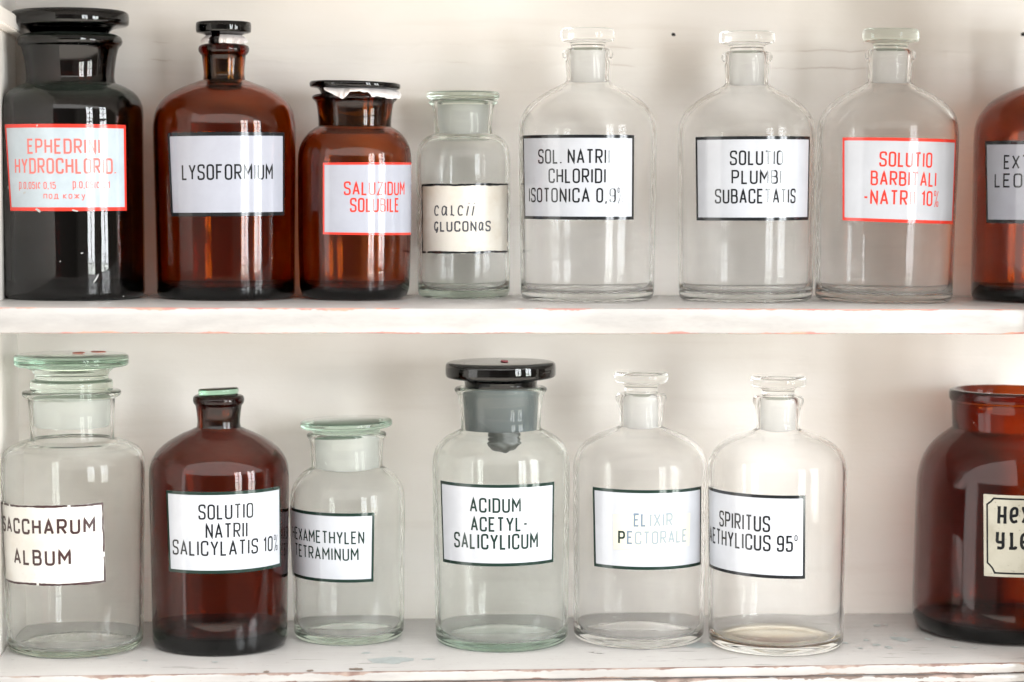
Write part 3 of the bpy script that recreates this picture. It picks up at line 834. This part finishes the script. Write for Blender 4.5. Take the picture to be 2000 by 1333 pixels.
# 2 -- Lysoformium
b = make_bottle('medicine_bottle', 'tall brown glass bottle with small black stopper and Lysoformium label', 'bottle', 442, 589, U,
    [(134, 578), (136, 420), (139, 270), (139, 243), (134, 215), (117, 191), (90, 174), (60, 163), (41, 156, 's'), (39, 145), (41, 125), (43, 109, 's'), (48, 104), (50, 97), (48, 90), (40, 87)], 8, 'amber', 'amber_frost', base=.007, group=G1, top=(437, 90))
make_stopper(b, 436, disc(54, 44, 66, 30, 86, 2.5, 4), 'black', 'black', plugpx=14)
make_label(b, (328, 259), (555, 260), (335, 422), (555, 422), 'lilac_label', 'ink', 7, [('LYSOFORMIUM', 356, 532, 321, 352, 'ink', .115)])
bL = b
paper_scrap(b, [(-88, 83), (-62, 85), (-45, 84)], 32, 43, 70, 11)
paper_scrap(b, [(-12, 86), (10, 87), (35, 88), (60, 87), (86, 83), (100, 80)], 33, 45, 69, 12)
# 3 -- Saluzidum
b = make_bottle('medicine_jar', 'brown glass jar with flat black lid over torn paper, red Saluzidum label', 'jar', 692.5, 589, U,
    [(107, 576), (110, 480), (111, 330), (111, 304), (106, 281), (92, 261), (80, 252), (71, 247, 's'), (71, 236), (73, 215), (76, 199), (82, 196), (84, 190), (80, 186), (72, 185)], 7, 'amber', 'amber_frost', base=.007, group=G1, fillet=.008, top=(693, 187))
make_stopper(b, 693, [(86, 161.5, 's'), (88.5, 163), (89, 168), (88, 172), (85, 173.5, 's'), (74, 174.5, 's'), (69, 178), (66, 186)], 'black', 'amber_frost', tilt=(0, math.radians(1.2)))
make_label(b, (631, 318), (803, 318), (631, 458), (803, 459), 'lilac_label', 'red_ink', 4.5,
    [('SALUZIDUM', 672, 789, 355, 382, 'red_ink', .125), ('SOLUBILE', 684, 778, 387, 415, 'red_ink', .125)], extr=.0)
bS = b
paper_scrap(b, [(-42, 176), (-36, 181), (-29, 188), (-21, 193), (-15, 198), (-10, 191), (-6, 184), (2, 182), (10, 184), (17, 183), (20, 192), (32, 191), (45, 195), (58, 195), (70, 193), (82, 188), (96, 184)], 68, 90, 172, 13)
# 4 -- Calcii gluconas
b = make_bottle('medicine_jar', 'small clear glass jar with flat pale green lid and handwritten Calcii label', 'jar', 906, 585, U,
    [(90, 572), (91, 450), (92, 335), (92, 309), (88, 285), (76, 270), (64, 264), (56, 261, 's'), (55, 250), (57, 225), (60, 207), (67, 203), (68, 199), (64, 197), (58, 196)], 7, 'pale', 'pale_frost', base=.006, group=G1, top=(904.5, 200))
make_stopper(b, 903, [(66, 180, 's'), (70, 182), (71, 185), (71, 191), (68, 195), (60, 196), (54, 197)], 'pale_solid', 'pale_frost', tilt=(0, 0))
make_label(b, (824, 359), (992, 359), (825, 494), (991, 494), 'cream_paper', 'ink', 4.2,
    [('calcii', 848, 927, 400, 423, 'pen_ink', .12), ('gLUCONaS', 848, 958, 432, 453, 'pen_ink', .15)], rough=.0004)
# 5,6,7 -- clear bottles
def clear_bottle(label, cx, yf, dy, k, r0, r1, cstop, ytop, sh, g=G1, zs=U):
    return make_bottle('medicine_bottle', label, 'bottle', cx, yf, zs,
        [(r0, 580 + dy), (r0 + (r1 - r0) * .5, 420 + dy), (r1, 280 + dy), (r1, 252 + dy), (r1 - 4, 230 + dy), (r1 * .87, 206 + dy), (r1 * .645, 183 + dy), (52, 166 + dy), (42, 159 + dy, 's'), (41, 150 + dy), (43, 128 + dy), (44, 117 + dy, 's'), (48.5, 113 + dy), (50, 105 + dy), (48, 98 + dy), (40, 95 + dy)], 8, 'clear', 'clear_frost', base=.006, group=g, top=(cstop, 100 + dy))
b = clear_bottle('clear bottle with glass stopper, black bordered Sol. Natrii label', 1147, 592, 0, 1, 130, 135, 1148, 53, 0)
make_stopper(b, 1148, disc(53, 57, 82, 33, 94, 4, 6), 'clear_solid', 'clear_frost')
make_label(b, (1022, 264), (1238, 265), (1025, 427), (1237, 430), 'white_label', 'ink', 6,
    [('SOL. NATRII', 1052, 1191, 291, 320, 'ink', .12), ('CHLORIDI', 1072, 1183, 329, 358, 'ink', .12), ('ISOTONICA 0,9%', 1034, 1216, 367, 396, 'ink', .12)])
b = clear_bottle('clear bottle with glass stopper, black bordered Solutio Plumbi label', 1456, 593, 6, 1, 130, 134, 1459, 58, 0)
make_stopper(b, 1459, disc(54, 63, 87, 33, 100, 4, 6), 'clear_solid', 'clear_frost')
make_label(b, (1359, 267), (1581, 268), (1361, 430), (1578, 431), 'white_label', 'ink', 6,
    [('SOLUTIO', 1426, 1529, 294, 323, 'ink', .12), ('PLUMBI', 1429, 1526, 332, 360, 'ink', .12), ('SUBACETATIS', 1397, 1553, 369, 398, 'ink', .12)])
specks(b, 150, 'clear', 'water_drops', .004, .060, 5, 75, .0036, 31, (.00018, .00045))
b = clear_bottle('clear bottle with glass stopper and bright red Barbitali label', 1725, 595, 2, 1, 133, 137, 1739, 53, 0)
make_stopper(b, 1739, disc(55, 58, 83, 33, 97, 4, 6), 'pale_solid', 'clear_frost')
make_label(b, (1646, 270), (1866, 272), (1646, 432), (1860, 437), 'white_label', 'red_ink', 6,
    [('SOLUTIO', 1718, 1820, 297, 327, 'red_ink', .125), ('BARBITALI', 1701, 1828, 335, 364, 'red_ink', .125), ('-NATRII 10%', 1687, 1832, 372, 402, 'red_ink', .125)])
# 8 -- cut off at the right
b = make_bottle('medicine_bottle', 'brown bottle cut off by the right edge, black bordered Ext. Leon. label', 'bottle', 2061, 595, U,
    [(162, 578), (163, 420), (164, 285), (163, 252), (156, 228), (137, 202), (106, 182), (74, 170), (54, 162, 's'), (51, 150), (52, 128), (54, 113, 's'), (59, 108), (61, 100), (58, 92), (49, 90)], 8, 'amber', 'amber_frost', base=.007, group=G1)
make_stopper(b, 2061, disc(60, 46, 70, 36, 90, 3, 4), 'black', 'black', plugpx=12)
make_label(b, (1925, 276), (2185, 277), (1927, 436), (2183, 438), 'lilac_label', 'ink', 7,
    [('EXTR.', 1961, 2042, 303, 331, 'ink', .125), ('LEON.', 1943, 2034, 339, 367, 'ink', .125)])

# lower row
b = make_bottle('medicine_jar', 'large clear jar with thick green glass lid and worn Saccharum Album label', 'jar', 148, 1290, Lw,
    [(131, 1258), (136, 1050), (140, 930), (140, 899), (131, 876), (108, 864), (92, 859), (81, 857, 's'), (80, 845), (82, 800), (84, 778, 's'), (94, 773), (96, 767), (94, 763), (84, 762)], 7, 'pale', 'pale_frost', base=.004, group=G2, top=(140, 768))
stp = make_stopper(b, 139, [(88, 714.6, 's'), (92, 716), (78, 722), (71, 732), (71, 740), (79, 742), (80, 748), (79.5, 764)], 'pale_solid', 'pale_frost', tilt=(0, math.radians(.4)), plugpx=-25)
pr = chaikin([(0, 693)] + [(107, 693, 's'), (110.5, 695.5), (110.5, 703), (110.5, 711.5), (107, 714, 's')] + [(0, 714)], 2)
bm = bmesh.new(); s_ = b.s_of(700); lathe(bm, [(q[0] * s_, b.z_of(q[1]) - b.z0 - stp.location.z) for q in pr], 96)
link('lid_plate', bm, M['green'], stp)
top_dot(b, stp, 153, 690, 693, 13, 22, 'red_dot', 3); top_dot(b, stp, 192, 688, 693, 15, 22, 'red_dot', 4)
specks(b, 170, 'powder', 'powder_residue', .008, .040, 20, 110, .0036, 21, base=260)
make_label(b, (3, 979), (201, 982), (12, 1133), (206, 1138), 'white_paper', 'brown_ink', 4,
    [('SACCHARUM', 7, 186, 1014, 1045, 'brown_ink', .16), ('ALBUM', 28, 139, 1074, 1105, 'brown_ink', .16)], rough=.00035)
b = make_bottle('medicine_bottle', 'brown bottle with broken green stopper and Natrii Salicylatis label', 'bottle', 430, 1285, Lw,
    [(131, 1250), (133, 1100), (136, 945), (136, 918), (131, 896), (114, 872), (80, 850), (56, 840), (43, 834, 's'), (41, 825), (43, 805), (45, 792, 's'), (49, 787), (50.5, 780), (48, 773), (42, 771)], 8, 'deep_amber', 'amber_frost', base=.009, group=G2, top=(427, 780))
make_stopper(b, 428, [(36, 758, 's'), (39, 760), (39.5, 765), (38, 770)], 'green_deep', 'amber_frost', tilt=(math.radians(-3), math.radians(-2.5)))
make_label(b, (325, 957), (547, 950), (331, 1116), (548, 1106), 'white_label', 'green_ink', 6,
    [('SOLUTIO', 388, 494, 985, 1015, 'ink', .115), ('NATRII', 402, 483, 1022, 1052, 'ink', .115), ('SALICYLATIS 10%', 338, 541, 1056, 1086, 'ink', .115)])
b = make_bottle('medicine_jar', 'clear jar with flat green glass lid, Hexamethylen Tetraminum label turned left', 'jar', 682, 1265, Lw,
    [(107, 1238), (109, 1120), (112, 1000), (112, 974), (108, 949), (94, 928), (80, 917), (69, 911, 's'), (69, 900), (70, 875), (72, 858), (77, 853), (78, 848), (75, 845), (70, 844)], 7, 'pale', 'pale_frost', base=.005, group=G2, top=(677, 848))
make_stopper(b, 677, [(85, 820, 's'), (89, 822), (89.5, 826), (89.5, 831), (86, 834.5), (74, 836), (66, 840), (65, 845)], 'green', 'pale_frost', tilt=(0, math.radians(-.9)))
make_label(b, (573, 990), (731, 1002), (578, 1124), (729, 1137), 'white_label', 'green_ink', 6,
    [('HEXAMETHYLEN', 575, 711, 1037, 1062, 'green_ink', .115, .06), ('TETRAMINUM', 578, 700, 1069, 1094, 'green_ink', .115)], extl=.28)
b = make_bottle('medicine_jar', 'grey green glass jar with thick black lid and Acidum Acetyl-Salicylicum label', 'jar', 980, 1278, Lw,
    [(129, 1248), (131, 1100), (134, 930), (134, 900), (128, 872), (108, 852), (90, 843), (78, 837, 's'), (77, 825), (80, 795), (84, 770), (89, 765), (91, 760), (88, 756), (82, 755)], 7, 'grey', 'grey_frost', base=.0055, group=G2, top=(978, 758))
stp = make_stopper(b, 978, [(98, 706), (105, 708), (108, 713), (108, 732), (105, 737), (92, 739), (76, 741), (71, 745), (70, 755)], 'black', 'ground_black', plugpx=3)
top_dot(b, stp, 985, 706, 706, 7, 22, 'crimson', 6)
bm = bmesh.new(); bmesh.ops.create_icosphere(bm, subdivisions=4, radius=1)
s_ = b.s_of(862)
for v in bm.verts:
    q = 1 + .14 * math.sin(v.co.x * 3 + 1) * math.sin(v.co.z * 3 + v.co.y * 2) + .05 * math.sin(v.co.x * 7 + v.co.z * 6)
    v.co = Vector((v.co.x * 33 * s_ * q * (1 - .3 * max(0, -v.co.z)), v.co.y * 24 * s_ * q, (v.co.z * 19 * q) * s_))
bmesh.ops.translate(bm, verts=bm.verts, vec=(4 * s_, -.006, b.z_of(862) - b.z0))
link('residue', bm, M['resin'], b.root)
make_label(b, (861, 937), (1082, 942), (866, 1096), (1080, 1099), 'white_label', 'green_ink', 6,
    [('ACIDUM', 918, 1017, 973, 1002, 'green_ink', .13), ('ACETYL-', 920, 1030, 1010, 1039, 'green_ink', .13), ('SALICYLICUM', 888, 1050, 1043, 1074, 'green_ink', .13)])
def clear_low(label, cx, yf, dy, r0, r1, ct):
    return make_bottle('medicine_bottle', label, 'bottle', cx, yf, Lw,
        [(r0, 1245 + dy), (r0 + (r1 - r0) * .5, 1100 + dy), (r1, 935 + dy), (r1, 908 + dy), (r1 - 5, 888 + dy), (r1 * .86, 868 + dy), (r1 * .66, 851 + dy), (54, 840 + dy), (42, 834 + dy, 's'), (41, 825 + dy), (43, 802 + dy), (44.5, 792 + dy, 's'), (48.5, 787 + dy), (50, 779 + dy), (48, 772 + dy), (40, 770 + dy)], 8, 'clear', 'clear_frost', base=.006, group=G2, top=(ct, 779 + dy))
b = clear_low('clear bottle with glass stopper and faded taped Elixir Pectorale label', 1247, 1272, -2, 127, 131, 1252)
make_stopper(b, 1255, disc(53, 727, 747, 32, 768, 4, 5), 'clear_solid', 'clear_frost')
make_label(b, (1158, 951), (1369, 950), (1161, 1106), (1368, 1103), 'white_label', 'green_ink', 6, [])
make_label(b, (1198, 1005), (1347, 1002), (1199, 1073), (1345, 1066), 'tape', None, 0,
    [('EL', 1238, 1262, 1003, 1029, 'half_faded_ink', .13), ('IXIR', 1269, 1313, 1003, 1029, 'faded_ink', .13), ('P', 1208, 1221, 1037, 1063, 'green_ink', .15),
     ('E', 1225, 1236, 1037, 1063, 'half_faded_ink', .13), ('CTORALE', 1240, 1340, 1037, 1063, 'faded_ink', .13)], name='tape')
tape = b.root.children[-1]
for o_ in [tape] + list(tape.children):
    o_.scale = (1.006, 1.006, 1) if o_ is tape else (1, 1, 1)
b = clear_low('clear bottle with glass stopper, Spiritus Aethylicus label turned left', 1515, 1286, 3, 131, 136, 1520)
make_stopper(b, 1520, disc(54, 735, 755, 31, 774, 4, 5), 'clear_solid', 'clear_frost')
make_label(b, (1386, 950), (1573, 968), (1388, 1107), (1572, 1131), 'white_label', 'ink', 6,
    [('SPIRITUS', 1406, 1504, 1004, 1036, 'ink', .12), ('AETHYLICUS 95°', 1387, 1557, 1043, 1075, 'ink', .12)], extl=.06)
pr = [(0, 0), (.044, 0), (.0452, .0006), (.0446, .0013), (0, .0011)]
bm = bmesh.new(); lathe(bm, [(q[0] * b.neck_z0 / b.neck_z0, q[1]) for q in pr], 72)
rs = link('residue', bm, M['syrup'], b.root); rs.location = (0, 0, .0063)
# open brown jar at the right
b = make_bottle('medicine_jar', 'large open brown jar without lid, hand lettered label cut off at right', 'jar', 1962, 1263, Lw,
    [(178, 1213), (178, 1100), (176, 960), (174, 925), (164, 890), (146, 865), (125, 848), (109, 836, 's'), (110, 815), (112, 785, 's'), (116, 781), (117, 775), (117, 766), (115, 762), (110, 761)], 7, 'red_amber', 'red_amber', base=.009, group=G2, fillet=.011, neckwall=.0036, wall=.0036)
make_label(b, (1921, 965), (2090, 967), (1922, 1125), (2088, 1125), 'aged_paper', 'ink', 3.4,
    [('~H~e~x', 1947, 2014, 990, 1024, 'ink', .17), ('~y~l~e', 1944, 2010, 1040, 1075, 'ink', .17)], inset=7, notch=True)
# a sliver of glass on the lower shelf
p = at_z(1166, 1277, ZL); sg = p[1]
bm = bmesh.new()
for dx, dy, ln, ang in ((0, 0, .0062, -.62), (-.0035, .0035, .0042, -.3)):
    q = bmesh.ops.create_icosphere(bm, subdivisions=3, radius=1)
    bmesh.ops.transform(bm, verts=q['verts'], matrix=Matrix.Translation((dx, dy, .0006)) @ Matrix.Rotation(ang, 4, 'Z') @ Matrix.Diagonal((ln, .0011, .0006, 1)))
sl = link('glass_splinter', bm, M['clear'])
sl.location = (p[0], p[1], ZL)
sl['label'] = 'tiny clear glass splinter lying on the lower shelf before the Elixir bottle'; sl['category'] = 'splinter'
